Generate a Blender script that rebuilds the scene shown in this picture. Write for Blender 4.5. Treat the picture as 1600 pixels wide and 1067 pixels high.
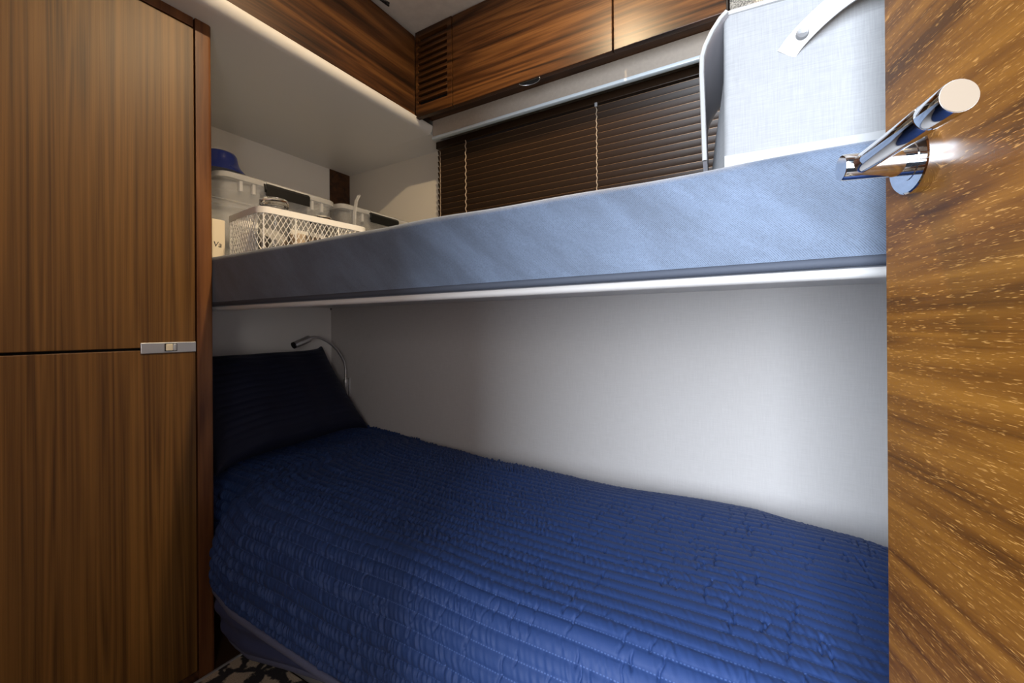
import bpy, bmesh, math, random
import numpy as np
from mathutils import Vector, Matrix

for o in list(bpy.data.objects):
    bpy.data.objects.remove(o)
scene = bpy.context.scene
col = scene.collection
C = 0.95                      # eye height above the floor; shapes below are written relative to the eye
R = math.radians

# ------------------------------------------------------------------ camera
cam = bpy.data.cameras.new('camera')
cam.sensor_width = 36.0
cam.lens = 36.0 * 661.7 / 1600
cam.shift_y = -21.43 / 1600
cam.clip_start = 0.01
cam_o = bpy.data.objects.new('camera', cam)
col.objects.link(cam_o)
cam_o.matrix_world = Matrix.Translation((0, 0, C)) @ Matrix.Rotation(R(30.47), 4, 'Z') @ Matrix.Rotation(R(90), 4, 'X') @ Matrix.Rotation(R(-0.372), 4, 'Z')
scene.camera = cam_o

# ------------------------------------------------------------------ world, daylight, exposure
world = bpy.data.worlds.new('world')
scene.world = world
world.use_nodes = True
world.node_tree.nodes['Background'].inputs[0].default_value = (0.62, 0.72, 0.9, 1)
world.node_tree.nodes['Background'].inputs[1].default_value = 0.06
vs = scene.view_settings
vs.view_transform = 'Standard'
vs.look = 'None'
vs.gamma = 1.0
vs.use_curve_mapping = False
vs.exposure = 0.0


def area(name, loc, target, sx, sy, watts, color, spread=180):
    l = bpy.data.lights.new(name, 'AREA')
    l.shape = 'RECTANGLE'
    l.size = sx
    l.size_y = sy
    l.energy = watts
    l.color = color
    l.spread = R(spread)
    o = bpy.data.objects.new(name, l)
    col.objects.link(o)
    o.location = loc
    o.rotation_euler = (Vector(target) - Vector(loc)).to_track_quat('-Z', 'Y').to_euler()
    return o


# unseen area light added for the cool daylight coming through the doorway
area('added_doorway_daylight', (-0.27, -1.05, 1.32), (-0.27, 1.0, 1.32), 0.95, 1.5, 165, (0.80, 0.89, 1.0))
# added fill light close to the camera; no lamp is known there
area('added_fill_light', (0.08, -0.34, 0.98), (-0.45, 1.2, 0.75), 0.26, 0.42, 6.0, (1.0, 0.93, 0.88))

# ------------------------------------------------------------------ materials
MATS = {}


def new_mat(name):
    m = bpy.data.materials.new(name)
    m.use_nodes = True
    nt = m.node_tree
    b = nt.nodes['Principled BSDF']
    MATS[name] = m
    return m, nt, b


def N(nt, t, **kw):
    n = nt.nodes.new(t)
    for k, v in kw.items():
        if k in n.inputs.keys():
            n.inputs[k].default_value = v
        else:
            setattr(n, k, v)
    return n


def ramp(nt, stops):
    n = nt.nodes.new('ShaderNodeValToRGB')
    e = n.color_ramp.elements
    while len(e) < len(stops):
        e.new(0.5)
    for i, (p, c) in enumerate(stops):
        e[i].position = p
        e[i].color = (*c, 1) if len(c) == 3 else c
    return n


def coords(nt, scale=(1, 1, 1), loc=(0, 0, 0), src='Object'):
    tc = nt.nodes.new('ShaderNodeTexCoord')
    mp = nt.nodes.new('ShaderNodeMapping')
    mp.inputs['Scale'].default_value = scale
    mp.inputs['Location'].default_value = loc
    nt.links.new(tc.outputs[src], mp.inputs['Vector'])
    return mp


def plain(name, color, rough=0.5, metal=0.0, noise=None, bump=0.0, bscale=300, coat=0.0, spec=0.5):
    m, nt, b = new_mat(name)
    b.inputs['Base Color'].default_value = (*color, 1)
    b.inputs['Roughness'].default_value = rough
    b.inputs['Metallic'].default_value = metal
    b.inputs['Coat Weight'].default_value = coat
    b.inputs['Specular IOR Level'].default_value = spec
    if noise:
        mp = coords(nt)
        n = N(nt, 'ShaderNodeTexNoise', Scale=noise[0], Detail=5.0)
        nt.links.new(mp.outputs[0], n.inputs['Vector'])
        r = ramp(nt, [(0.3, tuple(c * (1 - noise[1]) for c in color)), (0.7, tuple(min(1, c * (1 + noise[1])) for c in color))])
        nt.links.new(n.outputs['Fac'], r.inputs[0])
        nt.links.new(r.outputs[0], b.inputs['Base Color'])
    if bump:
        mp = coords(nt)
        n = N(nt, 'ShaderNodeTexNoise', Scale=bscale, Detail=3.0)
        nt.links.new(mp.outputs[0], n.inputs['Vector'])
        bp = N(nt, 'ShaderNodeBump', Strength=bump, Distance=0.001)
        nt.links.new(n.outputs['Fac'], bp.inputs['Height'])
        nt.links.new(bp.outputs[0], b.inputs['Normal'])
    return m


def wood(name, axis, dark, mid, light, across=34, along=0.9, rough=0.46, fleck=0.0, seed=0.0, coat=0.0, warp=0.6):
    m, nt, b = new_mat(name)
    L = nt.links
    sc = [across] * 3
    sc[axis] = along
    mp = coords(nt, tuple(sc), (seed, seed * 1.7, seed * 0.6))
    n1 = N(nt, 'ShaderNodeTexNoise', Scale=1.0, Detail=5.0, Roughness=0.55, Distortion=warp)
    L.new(mp.outputs[0], n1.inputs['Vector'])
    sc2 = [across * 6] * 3
    sc2[axis] = along * 6
    mp2 = coords(nt, tuple(sc2), (seed + 3, seed, seed))
    n2 = N(nt, 'ShaderNodeTexNoise', Scale=1.0, Detail=4.0, Roughness=0.6)
    L.new(mp2.outputs[0], n2.inputs['Vector'])
    sc3 = [across * 0.18] * 3
    sc3[axis] = along * 0.6
    mp3 = coords(nt, tuple(sc3), (seed, seed + 5, seed))
    n3 = N(nt, 'ShaderNodeTexNoise', Scale=1.0, Detail=2.0, Distortion=0.4)
    L.new(mp3.outputs[0], n3.inputs['Vector'])
    # rings: sine of the broad noise, gives thin dark growth lines
    mu = N(nt, 'ShaderNodeMath', operation='MULTIPLY')
    mu.inputs[1].default_value = 75.0
    L.new(n3.outputs['Fac'], mu.inputs[0])
    sn = N(nt, 'ShaderNodeMath', operation='SINE')
    L.new(mu.outputs[0], sn.inputs[0])
    a = N(nt, 'ShaderNodeMath', operation='MULTIPLY_ADD')
    a.inputs[1].default_value = 0.10
    L.new(sn.outputs[0], a.inputs[0])
    L.new(n1.outputs['Fac'], a.inputs[2])
    a2 = N(nt, 'ShaderNodeMath', operation='MULTIPLY_ADD')
    a2.inputs[1].default_value = 0.5
    L.new(n2.outputs['Fac'], a2.inputs[0])
    L.new(a.outputs[0], a2.inputs[2])
    r = ramp(nt, [(0.52, dark), (0.72, mid), (0.98, light)])
    L.new(a2.outputs[0], r.inputs[0])
    out = r.outputs[0]
    if fleck:
        sc4 = [1300] * 3
        sc4[axis] = 120
        mp4 = coords(nt, tuple(sc4), (seed, 2, 7))
        n4 = N(nt, 'ShaderNodeTexNoise', Scale=1.0, Detail=1.0)
        L.new(mp4.outputs[0], n4.inputs['Vector'])
        r4 = ramp(nt, [(0.63, (0, 0, 0)), (0.72, (1, 1, 1))])
        L.new(n4.outputs['Fac'], r4.inputs[0])
        ml = N(nt, 'ShaderNodeMath', operation='MULTIPLY')
        ml.inputs[1].default_value = fleck
        L.new(r4.outputs[0], ml.inputs[0])
        mx = N(nt, 'ShaderNodeMix', data_type='RGBA')
        L.new(ml.outputs[0], mx.inputs[0])
        L.new(out, mx.inputs[6])
        mx.inputs[7].default_value = (0.36, 0.19, 0.055, 1)
        out = mx.outputs[2]
    L.new(out, b.inputs['Base Color'])
    b.inputs['Roughness'].default_value = rough
    b.inputs['Specular IOR Level'].default_value = 0.32
    b.inputs['Coat Weight'].default_value = coat
    b.inputs['Coat Roughness'].default_value = 0.22
    bp = N(nt, 'ShaderNodeBump', Strength=0.12, Distance=0.001)
    L.new(n2.outputs['Fac'], bp.inputs['Height'])
    L.new(bp.outputs[0], b.inputs['Normal'])
    return m


WD, WM, WL = (0.014, 0.005, 0.0016), (0.055, 0.020, 0.0055), (0.13, 0.054, 0.015)
wood('wardrobe_wood', 2, (0.060, 0.026, 0.0055), (0.108, 0.050, 0.0110), (0.165, 0.080, 0.019), seed=1.3, across=60, along=0.55)
wood('post_wood', 2, (0.075, 0.026, 0.009), (0.13, 0.050, 0.017), (0.19, 0.080, 0.028), seed=4.1, across=20)
wood('locker_wood', 1, WD, WM, WL, seed=7.7, across=22)
wood('overhead_wood', 0, WD, WM, WL, seed=2.2, across=34, rough=0.37)
wood('door_wood', 1, (0.036, 0.0125, 0.0014), (0.080, 0.030, 0.0032), (0.132, 0.055, 0.0068), seed=5.5, across=40, rough=0.40, fleck=0.55, along=1.2)
wood('dark_wood', 0, (0.018, 0.007, 0.003), (0.05, 0.02, 0.008), (0.085, 0.036, 0.014), seed=6.0)
plain('white_paint', (0.80, 0.78, 0.75), 0.38, bump=0.05, bscale=500)
plain('shelf_white', (0.72, 0.71, 0.70), 0.33, bump=0.04, bscale=400)
plain('ceiling_vinyl', (0.74, 0.70, 0.66), 0.6, noise=(30, 0.06), bump=0.1, bscale=250)
plain('cream_wall', (0.66, 0.62, 0.55), 0.5, bump=0.05)
plain('floor_wood', (0.06, 0.03, 0.015), 0.4)
plain('black_gap', (0.004, 0.003, 0.003), 0.8)
plain('black_plastic', (0.010, 0.010, 0.010), 0.35)
plain('silver', (0.55, 0.56, 0.58), 0.38, 0.85)
plain('latch_cream', (0.75, 0.68, 0.52), 0.3, 0.3)
plain('grey_trim', (0.33, 0.33, 0.34), 0.45, 0.2)
plain('chrome', (0.82, 0.83, 0.85), 0.06, 1.0)
plain('satin_nickel', (0.75, 0.74, 0.73), 0.36, 1.0)
plain('satin_cap', (0.150, 0.118, 0.086), 0.5, 0.0)
plain('pelmet_fabric', (0.40, 0.345, 0.29), 0.55, noise=(90, 0.05))
plain('pelmet_lip', (0.62, 0.70, 0.76), 0.3)
plain('ladder_cord', (0.42, 0.33, 0.24), 0.7)
plain('white_coated', (0.80, 0.79, 0.76), 0.4)
plain('navy_plastic', (0.006, 0.012, 0.085), 0.12)
plain('cream_card', (0.74, 0.66, 0.50), 0.6)
plain('ink', (0.02, 0.02, 0.02), 0.6)
plain('packet_white', (0.75, 0.74, 0.70), 0.5, noise=(60, 0.12))
plain('brown_paper', (0.40, 0.31, 0.22), 0.7, noise=(50, 0.2))
plain('strap_leather', (0.275, 0.275, 0.277), 0.45)
plain('strap_rivet', (0.22, 0.22, 0.225), 0.3, 0.5)
plain('box_trim', (0.26, 0.262, 0.266), 0.6)
plain('box_inner', (0.58, 0.58, 0.64), 0.7)


def weave(name, c1, c2, scale, angle=0.0, rough=0.85, bump=0.35, blotch=0.0, sheen=0.0, along=(1, 1, 1), dist=0.0008, thread=0.35):
    """crossed threads: two stretched noises, one for each thread direction"""
    m, nt, b = new_mat(name)
    L = nt.links
    outs = []
    for st in ((scale, scale * 0.05, scale * 0.05), (scale * 0.05, scale, scale), (scale * 0.05, scale * 0.05, scale)):
        mp = coords(nt, st)
        n = N(nt, 'ShaderNodeTexNoise', Scale=1.0, Detail=2.0)
        L.new(mp.outputs[0], n.inputs['Vector'])
        outs.append(n.outputs['Fac'])
    a = N(nt, 'ShaderNodeMath', operation='ADD')
    L.new(outs[0], a.inputs[0])
    L.new(outs[2], a.inputs[1])
    h = N(nt, 'ShaderNodeMath', operation='MULTIPLY')
    h.inputs[1].default_value = 0.5
    L.new(a.outputs[0], h.inputs[0])
    r = ramp(nt, [(0.5 - thread * 0.5, c1), (0.5 + thread * 0.5, c2)])
    L.new(h.outputs[0], r.inputs[0])
    out = r.outputs[0]
    if blotch:
        mp = coords(nt, (3.0, 3.0, 6.0))
        n = N(nt, 'ShaderNodeTexNoise', Scale=1.6, Detail=6.0, Roughness=0.62, Distortion=0.9)
        L.new(mp.outputs[0], n.inputs['Vector'])
        rb = ramp(nt, [(0.35, (1 - blotch,) * 3), (0.68, (1 + blotch,) * 3)])
        L.new(n.outputs['Fac'], rb.inputs[0])
        mx = N(nt, 'ShaderNodeMix', data_type='RGBA', blend_type='MULTIPLY')
        mx.inputs[0].default_value = 1.0
        L.new(out, mx.inputs[6])
        L.new(rb.outputs[0], mx.inputs[7])
        out = mx.outputs[2]
    L.new(out, b.inputs['Base Color'])
    b.inputs['Roughness'].default_value = rough
    b.inputs['Sheen Weight'].default_value = sheen
    b.inputs['Sheen Roughness'].default_value = 0.4
    bp = N(nt, 'ShaderNodeBump', Strength=bump, Distance=dist)
    L.new(h.outputs[0], bp.inputs['Height'])
    L.new(bp.outputs[0], b.inputs['Normal'])
    return m


weave('wall_linen', (0.54, 0.515, 0.50), (0.60, 0.575, 0.56), 420, rough=0.6, bump=0.10)
weave('box_linen', (0.185, 0.188, 0.195), (0.232, 0.235, 0.24), 650, bump=0.3)


def twill(name, c1, c2):
    m, nt, b = new_mat(name)
    L = nt.links
    mp = coords(nt)
    w = N(nt, 'ShaderNodeTexWave', Scale=250.0, Distortion=0.3, Detail=1.0)
    w.wave_type = 'BANDS'
    w.bands_direction = 'DIAGONAL'
    L.new(mp.outputs[0], w.inputs['Vector'])
    n = N(nt, 'ShaderNodeTexNoise', Scale=420.0, Detail=3.0)
    L.new(mp.outputs[0], n.inputs['Vector'])
    a = N(nt, 'ShaderNodeMath', operation='MULTIPLY_ADD')
    a.inputs[1].default_value = 0.8
    L.new(w.outputs['Fac'], a.inputs[0])
    L.new(n.outputs['Fac'], a.inputs[2])
    r = ramp(nt, [(0.35, c1), (1.15, c2)])
    L.new(a.outputs[0], r.inputs[0])
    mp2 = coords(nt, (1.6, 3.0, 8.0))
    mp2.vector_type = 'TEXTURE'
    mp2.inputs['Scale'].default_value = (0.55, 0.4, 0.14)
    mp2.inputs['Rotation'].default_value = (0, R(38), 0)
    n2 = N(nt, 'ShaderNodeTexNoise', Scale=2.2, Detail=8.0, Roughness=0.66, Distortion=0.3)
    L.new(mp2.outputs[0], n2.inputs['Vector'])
    rb = ramp(nt, [(0.36, (0.76,) * 3), (0.66, (1.24,) * 3)])  # uneven cloth tone plus diagonal light streaks, painted into the colour
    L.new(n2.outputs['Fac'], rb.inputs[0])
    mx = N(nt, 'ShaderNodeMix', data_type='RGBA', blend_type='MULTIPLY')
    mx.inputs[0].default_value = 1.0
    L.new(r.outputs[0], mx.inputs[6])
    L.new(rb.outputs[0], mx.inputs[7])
    L.new(mx.outputs[2], b.inputs['Base Color'])
    b.inputs['Roughness'].default_value = 0.7
    b.inputs['Sheen Weight'].default_value = 0.25
    b.inputs['Sheen Roughness'].default_value = 0.5
    bp = N(nt, 'ShaderNodeBump', Strength=0.35, Distance=0.0006)
    L.new(a.outputs[0], bp.inputs['Height'])
    L.new(bp.outputs[0], b.inputs['Normal'])
    return m


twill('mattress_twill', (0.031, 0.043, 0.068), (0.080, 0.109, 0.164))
plain('mattress_edge', (0.035, 0.042, 0.06), 0.8, bump=0.3)


def quilt_mat(name, base, thread, pitch, sheen=0.5, stitch=True):
    m, nt, b = new_mat(name)
    L = nt.links
    tc = nt.nodes.new('ShaderNodeTexCoord')
    sx = nt.nodes.new('ShaderNodeSeparateXYZ')
    L.new(tc.outputs['UV'], sx.inputs[0])
    fr = N(nt, 'ShaderNodeMath', operation='PINGPONG')
    L.new(sx.outputs['Y'], fr.inputs[0])
    fr.inputs[1].default_value = pitch / 2
    lt = N(nt, 'ShaderNodeMath', operation='LESS_THAN')
    L.new(fr.outputs[0], lt.inputs[0])
    lt.inputs[1].default_value = 0.0009
    fu = N(nt, 'ShaderNodeMath', operation='PINGPONG')
    L.new(sx.outputs['X'], fu.inputs[0])
    fu.inputs[1].default_value = 0.0026
    gt = N(nt, 'ShaderNodeMath', operation='GREATER_THAN')
    L.new(fu.outputs[0], gt.inputs[0])
    gt.inputs[1].default_value = 0.0012
    am = N(nt, 'ShaderNodeMath', operation='MULTIPLY')
    L.new(lt.outputs[0], am.inputs[0])
    L.new(gt.outputs[0], am.inputs[1])
    mx = N(nt, 'ShaderNodeMix', data_type='RGBA')
    L.new(am.outputs[0], mx.inputs[0])
    mx.inputs[6].default_value = (*base, 1)
    mx.inputs[7].default_value = (*thread, 1)
    L.new(mx.outputs[2], b.inputs['Base Color'])
    b.inputs['Roughness'].default_value = 0.68
    b.inputs['Specular IOR Level'].default_value = 0.35
    b.inputs['Sheen Weight'].default_value = sheen
    b.inputs['Sheen Roughness'].default_value = 0.35
    b.inputs['Sheen Tint'].default_value = (0.60, 0.68, 0.95, 1)
    mp = coords(nt, (700, 700, 1), src='UV')
    n = N(nt, 'ShaderNodeTexNoise', Scale=1.0, Detail=2.0)
    L.new(mp.outputs[0], n.inputs['Vector'])
    bp = N(nt, 'ShaderNodeBump', Strength=0.25, Distance=0.0005)
    L.new(n.outputs['Fac'], bp.inputs['Height'])
    L.new(bp.outputs[0], b.inputs['Normal'])
    return m


quilt_mat('quilt_navy', (0.0145, 0.039, 0.138), (0.045, 0.085, 0.23), 0.027, sheen=0.07)
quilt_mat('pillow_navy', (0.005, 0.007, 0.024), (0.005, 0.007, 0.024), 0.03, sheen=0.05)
plain('quilt_binding', (0.095, 0.112, 0.20), 0.7, bump=0.4, bscale=900)
plain('quilt_backing', (0.036, 0.052, 0.14), 0.75, bump=0.3, bscale=600)


def plastic_clear(name, amount, tint):
    m, nt, b = new_mat(name)
    L = nt.links
    b.inputs['Base Color'].default_value = (*tint, 1)
    b.inputs['Roughness'].default_value = 0.25
    t = nt.nodes.new('ShaderNodeBsdfTransparent')
    t.inputs[0].default_value = (0.95, 0.96, 0.97, 1)
    mx = nt.nodes.new('ShaderNodeMixShader')
    mx.inputs[0].default_value = amount
    L.new(t.outputs[0], mx.inputs[1])
    L.new(b.outputs[0], mx.inputs[2])
    L.new(mx.outputs[0], nt.nodes['Material Output'].inputs['Surface'])
    return m


plastic_clear('clear_plastic', 0.17, (0.72, 0.72, 0.72))
plastic_clear('frosted_lid', 0.36, (0.82, 0.82, 0.82))
m_, nt_, b_ = new_mat('jar_glass')
b_.inputs['Transmission Weight'].default_value = 1.0
b_.inputs['Roughness'].default_value = 0.02
b_.inputs['IOR'].default_value = 1.45
plastic_clear('window_glass', 0.15, (0.05, 0.06, 0.08))


def slat_mat():
    m, nt, b = new_mat('slat_brown')
    b.inputs['Base Color'].default_value = (0.021, 0.0105, 0.0048, 1)
    b.inputs['Roughness'].default_value = 0.36
    b.inputs['Specular IOR Level'].default_value = 0.3


slat_mat()
plain('slat_edge_glint', (0.14, 0.075, 0.03), 0.35, 0.3)  # glint along the slat's top edge, painted as a lighter gold-brown


def rug_mat():
    m, nt, b = new_mat('rug_wool')
    L = nt.links
    mp = coords(nt, (1, 1, 1))
    v = N(nt, 'ShaderNodeTexVoronoi', Scale=15.0)
    v.feature = 'DISTANCE_TO_EDGE'
    nz = N(nt, 'ShaderNodeTexNoise', Scale=28.0, Detail=4.0)
    L.new(mp.outputs[0], nz.inputs['Vector'])
    ad = N(nt, 'ShaderNodeMix', data_type='RGBA')
    ad.inputs[0].default_value = 0.06
    L.new(mp.outputs[0], ad.inputs[6])
    L.new(nz.outputs['Color'], ad.inputs[7])
    L.new(ad.outputs[2], v.inputs['Vector'])
    r = ramp(nt, [(0.10, (0.025, 0.025, 0.03)), (0.17, (0.52, 0.43, 0.32))])
    L.new(v.outputs['Distance'], r.inputs[0])
    n2 = N(nt, 'ShaderNodeTexNoise', Scale=600.0, Detail=2.0)
    L.new(mp.outputs[0], n2.inputs['Vector'])
    mx = N(nt, 'ShaderNodeMix', data_type='RGBA', blend_type='MULTIPLY')
    mx.inputs[0].default_value = 0.8
    L.new(r.outputs[0], mx.inputs[6])
    r2 = ramp(nt, [(0.3, (0.5, 0.5, 0.5)), (0.7, (1.5, 1.5, 1.5))])
    L.new(n2.outputs['Fac'], r2.inputs[0])
    L.new(r2.outputs[0], mx.inputs[7])
    L.new(mx.outputs[2], b.inputs['Base Color'])
    b.inputs['Roughness'].default_value = 0.95
    bp = N(nt, 'ShaderNodeBump', Strength=0.8, Distance=0.003)
    L.new(n2.outputs['Fac'], bp.inputs['Height'])
    L.new(bp.outputs[0], b.inputs['Normal'])


rug_mat()


def mottled_mat():
    m, nt, b = new_mat('mottled_liner')
    L = nt.links
    mp = coords(nt)
    n = N(nt, 'ShaderNodeTexNoise', Scale=260.0, Detail=4.0)
    L.new(mp.outputs[0], n.inputs['Vector'])
    r = ramp(nt, [(0.35, (0.10, 0.09, 0.08)), (0.62, (0.55, 0.50, 0.42))])
    L.new(n.outputs['Fac'], r.inputs[0])
    L.new(r.outputs[0], b.inputs['Base Color'])
    b.inputs['Roughness'].default_value = 0.95


mottled_mat()


def emit_mat(name, color, strength):
    m, nt, b = new_mat(name)
    b.inputs['Emission Color'].default_value = (*color, 1)
    b.inputs['Emission Strength'].default_value = strength
    b.inputs['Base Color'].default_value = (*color, 1)


emit_mat('lamp_glow', (1.0, 0.80, 0.52), 6.0)

# ------------------------------------------------------------------ object helpers
BASE = {}


def link(o):
    col.objects.link(o)
    return o


def thing(name, label, cat, loc, rotz=0.0, group=None, kind=None, local=False):
    o = link(bpy.data.objects.new(name, None))
    o.empty_display_size = 0.05
    o.location = (loc[0], loc[1], loc[2] + C)
    o.rotation_euler = (0, 0, rotz)
    if label:
        o['label'] = label
    if cat:
        o['category'] = cat
    if group:
        o['group'] = group
    if kind:
        o['kind'] = kind
    BASE[o.name] = (0, 0, 0) if local else tuple(loc)
    return o


def put(name, mesh, mat, parent=None, smooth=False, label=None):
    """link a mesh whose vertices are in eye-relative coordinates (or the root's local ones)"""
    me = bpy.data.meshes.new(name)
    if isinstance(mesh, bmesh.types.BMesh):
        mesh.to_mesh(me)
        mesh.free()
    else:
        v, f = mesh
        me.from_pydata([tuple(p) for p in v], [], f)
    me.validate()
    me.update()
    if smooth:
        for p in me.polygons:
            p.use_smooth = True
        try:
            me.set_sharp_from_angle(angle=R(38))
        except Exception:
            pass
    mats = mat if isinstance(mat, (list, tuple)) else [mat]
    for k in mats:
        me.materials.append(MATS[k])
    o = link(bpy.data.objects.new(name, me))
    if parent is not None:
        base = BASE[parent.name]
        BASE[o.name] = base
        me.transform(Matrix.Translation((-base[0], -base[1], -base[2])))
        o.parent = parent
    else:
        co = np.empty(len(me.vertices) * 3)
        me.vertices.foreach_get('co', co)
        co = co.reshape(-1, 3)
        lo, hi = co.min(0), co.max(0)
        b = ((lo[0] + hi[0]) / 2, (lo[1] + hi[1]) / 2, lo[2])
        me.transform(Matrix.Translation((-b[0], -b[1], -b[2])))
        o.location = (b[0], b[1], b[2] + C)
        BASE[o.name] = b
    if label:
        o['label'] = label
    return o


def tag(o, label=None, cat=None, group=None, kind=None):
    if label:
        o['label'] = label
    if cat:
        o['category'] = cat
    if group:
        o['group'] = group
    if kind:
        o['kind'] = kind
    return o


def struct(name, mesh, mat, label=None, **kw):
    o = put(name, mesh, mat, **kw)
    if o.parent is None:
        o['kind'] = 'structure'
        if label:
            o['label'] = label
    return o


def rbox(x0, x1, y0, y1, z0, z1, bev=0.0, seg=2, bm=None):
    own = bmesh.new()
    bmesh.ops.create_cube(own, size=1.0)
    for v in own.verts:
        v.co = ((x0 + x1) / 2 + v.co.x * (x1 - x0), (y0 + y1) / 2 + v.co.y * (y1 - y0), (z0 + z1) / 2 + v.co.z * (z1 - z0))
    if bev > 0:
        bmesh.ops.bevel(own, geom=list(own.edges), offset=bev, segments=seg, profile=0.5, affect='EDGES')
    if bm is None:
        return own
    return join(bm, own)


def join(bm, other):
    vm = {}
    for v in other.verts:
        vm[v] = bm.verts.new(v.co)
    for f in other.faces:
        try:
            nf = bm.faces.new([vm[v] for v in f.verts])
            nf.material_index = f.material_index
        except ValueError:
            pass
    other.free()
    return bm


def prism(profile, axis, a, b):
    """extrude a closed 2D profile along axis from a to b; the profile's two values fill the other axes in order"""
    n = len(profile)
    v = []
    for t in (a, b):
        for p in profile:
            c = list(p)
            c.insert(axis, t)
            v.append(tuple(c))
    f = [(i, (i + 1) % n, n + (i + 1) % n, n + i) for i in range(n)]
    f += [tuple(range(n))[::-1], tuple(range(n, 2 * n))]
    bm = bmesh.new()
    bv = [bm.verts.new(p) for p in v]
    for q in f:
        bm.faces.new([bv[i] for i in q])
    bmesh.ops.recalc_face_normals(bm, faces=list(bm.faces))
    return bm


def tube(pts, radii, n=12, cap=True):
    pts = [Vector(p) for p in pts]
    if not isinstance(radii, (list, tuple)):
        radii = [radii] * len(pts)
    bm = bmesh.new()
    rings = []
    prev = None
    for i, p in enumerate(pts):
        d = (pts[min(i + 1, len(pts) - 1)] - pts[max(i - 1, 0)]).normalized()
        if prev is None:
            up = Vector((0, 0, 1)) if abs(d.z) < 0.9 else Vector((1, 0, 0))
            u = d.cross(up).normalized()
        else:
            u = (prev - d * prev.dot(d)).normalized()
        prev = u
        w = d.cross(u)
        rings.append([bm.verts.new(p + (u * math.cos(a) + w * math.sin(a)) * radii[i]) for a in [2 * math.pi * k / n for k in range(n)]])
    for a, b in zip(rings[:-1], rings[1:]):
        for k in range(n):
            bm.faces.new((a[k], a[(k + 1) % n], b[(k + 1) % n], b[k]))
    if cap:
        bm.faces.new(rings[0][::-1])
        bm.faces.new(rings[-1])
    bmesh.ops.recalc_face_normals(bm, faces=list(bm.faces))
    return bm


def lathe(prof, cx, cy, n=32):
    """prof: list of (radius, z)"""
    bm = bmesh.new()
    rings = []
    for r, z in prof:
        if r < 1e-6:
            rings.append([bm.verts.new((cx, cy, z))])
        else:
            rings.append([bm.verts.new((cx + r * math.cos(2 * math.pi * k / n), cy + r * math.sin(2 * math.pi * k / n), z)) for k in range(n)])
    for a, b in zip(rings[:-1], rings[1:]):
        for k in range(n):
            k2 = (k + 1) % n
            if len(a) == 1 and len(b) == 1:
                continue
            if len(a) == 1:
                bm.faces.new((a[0], b[k2], b[k]))
            elif len(b) == 1:
                bm.faces.new((a[k], a[k2], b[0]))
            else:
                bm.faces.new((a[k], a[k2], b[k2], b[k]))
    bmesh.ops.recalc_face_normals(bm, faces=list(bm.faces))
    return bm


def grid(P, close=False):
    """P: array (nu, nv, 3)"""
    nu, nv = P.shape[:2]
    i = np.arange(nu * nv).reshape(nu, nv)
    q = np.stack([i[:-1, :-1], i[1:, :-1], i[1:, 1:], i[:-1, 1:]], -1).reshape(-1, 4)
    return P.reshape(-1, 3), q


def put_grid(name, P, mat, parent=None, uv=None, flip=False):
    v, q = grid(P)
    if flip:
        q = q[:, ::-1]
    base = BASE[parent.name] if parent else (0, 0, 0)
    v = v - np.array(base)
    me = bpy.data.meshes.new(name)
    me.vertices.add(len(v))
    me.vertices.foreach_set('co', v.ravel())
    me.loops.add(len(q) * 4)
    me.loops.foreach_set('vertex_index', q.ravel())
    me.polygons.add(len(q))
    me.polygons.foreach_set('loop_start', np.arange(len(q)) * 4)
    me.polygons.foreach_set('use_smooth', np.ones(len(q), bool))
    if uv is not None:
        l = me.uv_layers.new(name='UVMap')
        l.data.foreach_set('uv', uv.reshape(-1, 2)[q.ravel()].ravel())
    me.update()
    me.validate()
    me.materials.append(MATS[mat])
    o = link(bpy.data.objects.new(name, me))
    o.parent = parent
    BASE[o.name] = base
    return o


rng = np.random.default_rng(7)
FLOOR, CEIL = -0.95, 1.225
XL, XR = -1.959, 0.40          # head wall and foot wall of the bunk niche
YB, YBL = 1.565, 1.444         # back wall above and below the upper bunk
XW, YP = -1.315, 0.596         # wardrobe face and the end of its post
YF = -0.14                     # cabin front wall, with the doorway the camera stands in

# ------------------------------------------------------------------ the setting
struct('floor', rbox(-2.05, 0.52, -0.30, 1.65, FLOOR - 0.05, FLOOR), 'floor_wood')
struct('ceiling', rbox(-2.05, 0.52, -0.30, 1.65, CEIL, CEIL + 0.04), 'ceiling_vinyl')
wl = struct('wall_left', rbox(XL - 0.04, XL, -0.14, 1.60, FLOOR, CEIL), 'white_paint')
put('corner_strip', rbox(XL, XL + 0.004, 1.440, YB, 0.10, 0.844, 0.001), 'dark_wood', wl, label='narrow dark wood corner strip')
struct('wall_right', rbox(XR, XR + 0.05, -0.30, 1.65, FLOOR, CEIL), 'white_paint')
# back wall with the window opening behind the blind
bm = rbox(XL - 0.04, XR + 0.05, YB, YB + 0.05, FLOOR, 0.25)
rbox(XL - 0.04, XR + 0.05, YB, YB + 0.05, 0.86, CEIL, bm=bm)
rbox(XL - 0.04, -1.22, YB, YB + 0.05, 0.25, 0.86, bm=bm)
rbox(0.30, XR + 0.05, YB, YB + 0.05, 0.25, 0.86, bm=bm)
wb = struct('wall_back', bm, 'cream_wall')
put('lower_panel', rbox(XL, XR, YBL, YB, FLOOR, 0.118, 0.001), 'wall_linen', wb, label='linen-textured off-white panel below the bunk')
win = thing('window_1', None, None, (-0.46, 1.58, 0.25), kind='structure')
bm = rbox(-1.22, 0.30, 1.57, 1.61, 0.25, 0.28)
rbox(-1.22, 0.30, 1.57, 1.61, 0.83, 0.86, bm=bm)
rbox(-1.22, -1.19, 1.57, 1.61, 0.28, 0.83, bm=bm)
rbox(0.27, 0.30, 1.57, 1.61, 0.28, 0.83, bm=bm)
put('window_frame', bm, 'black_plastic', win)
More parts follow.
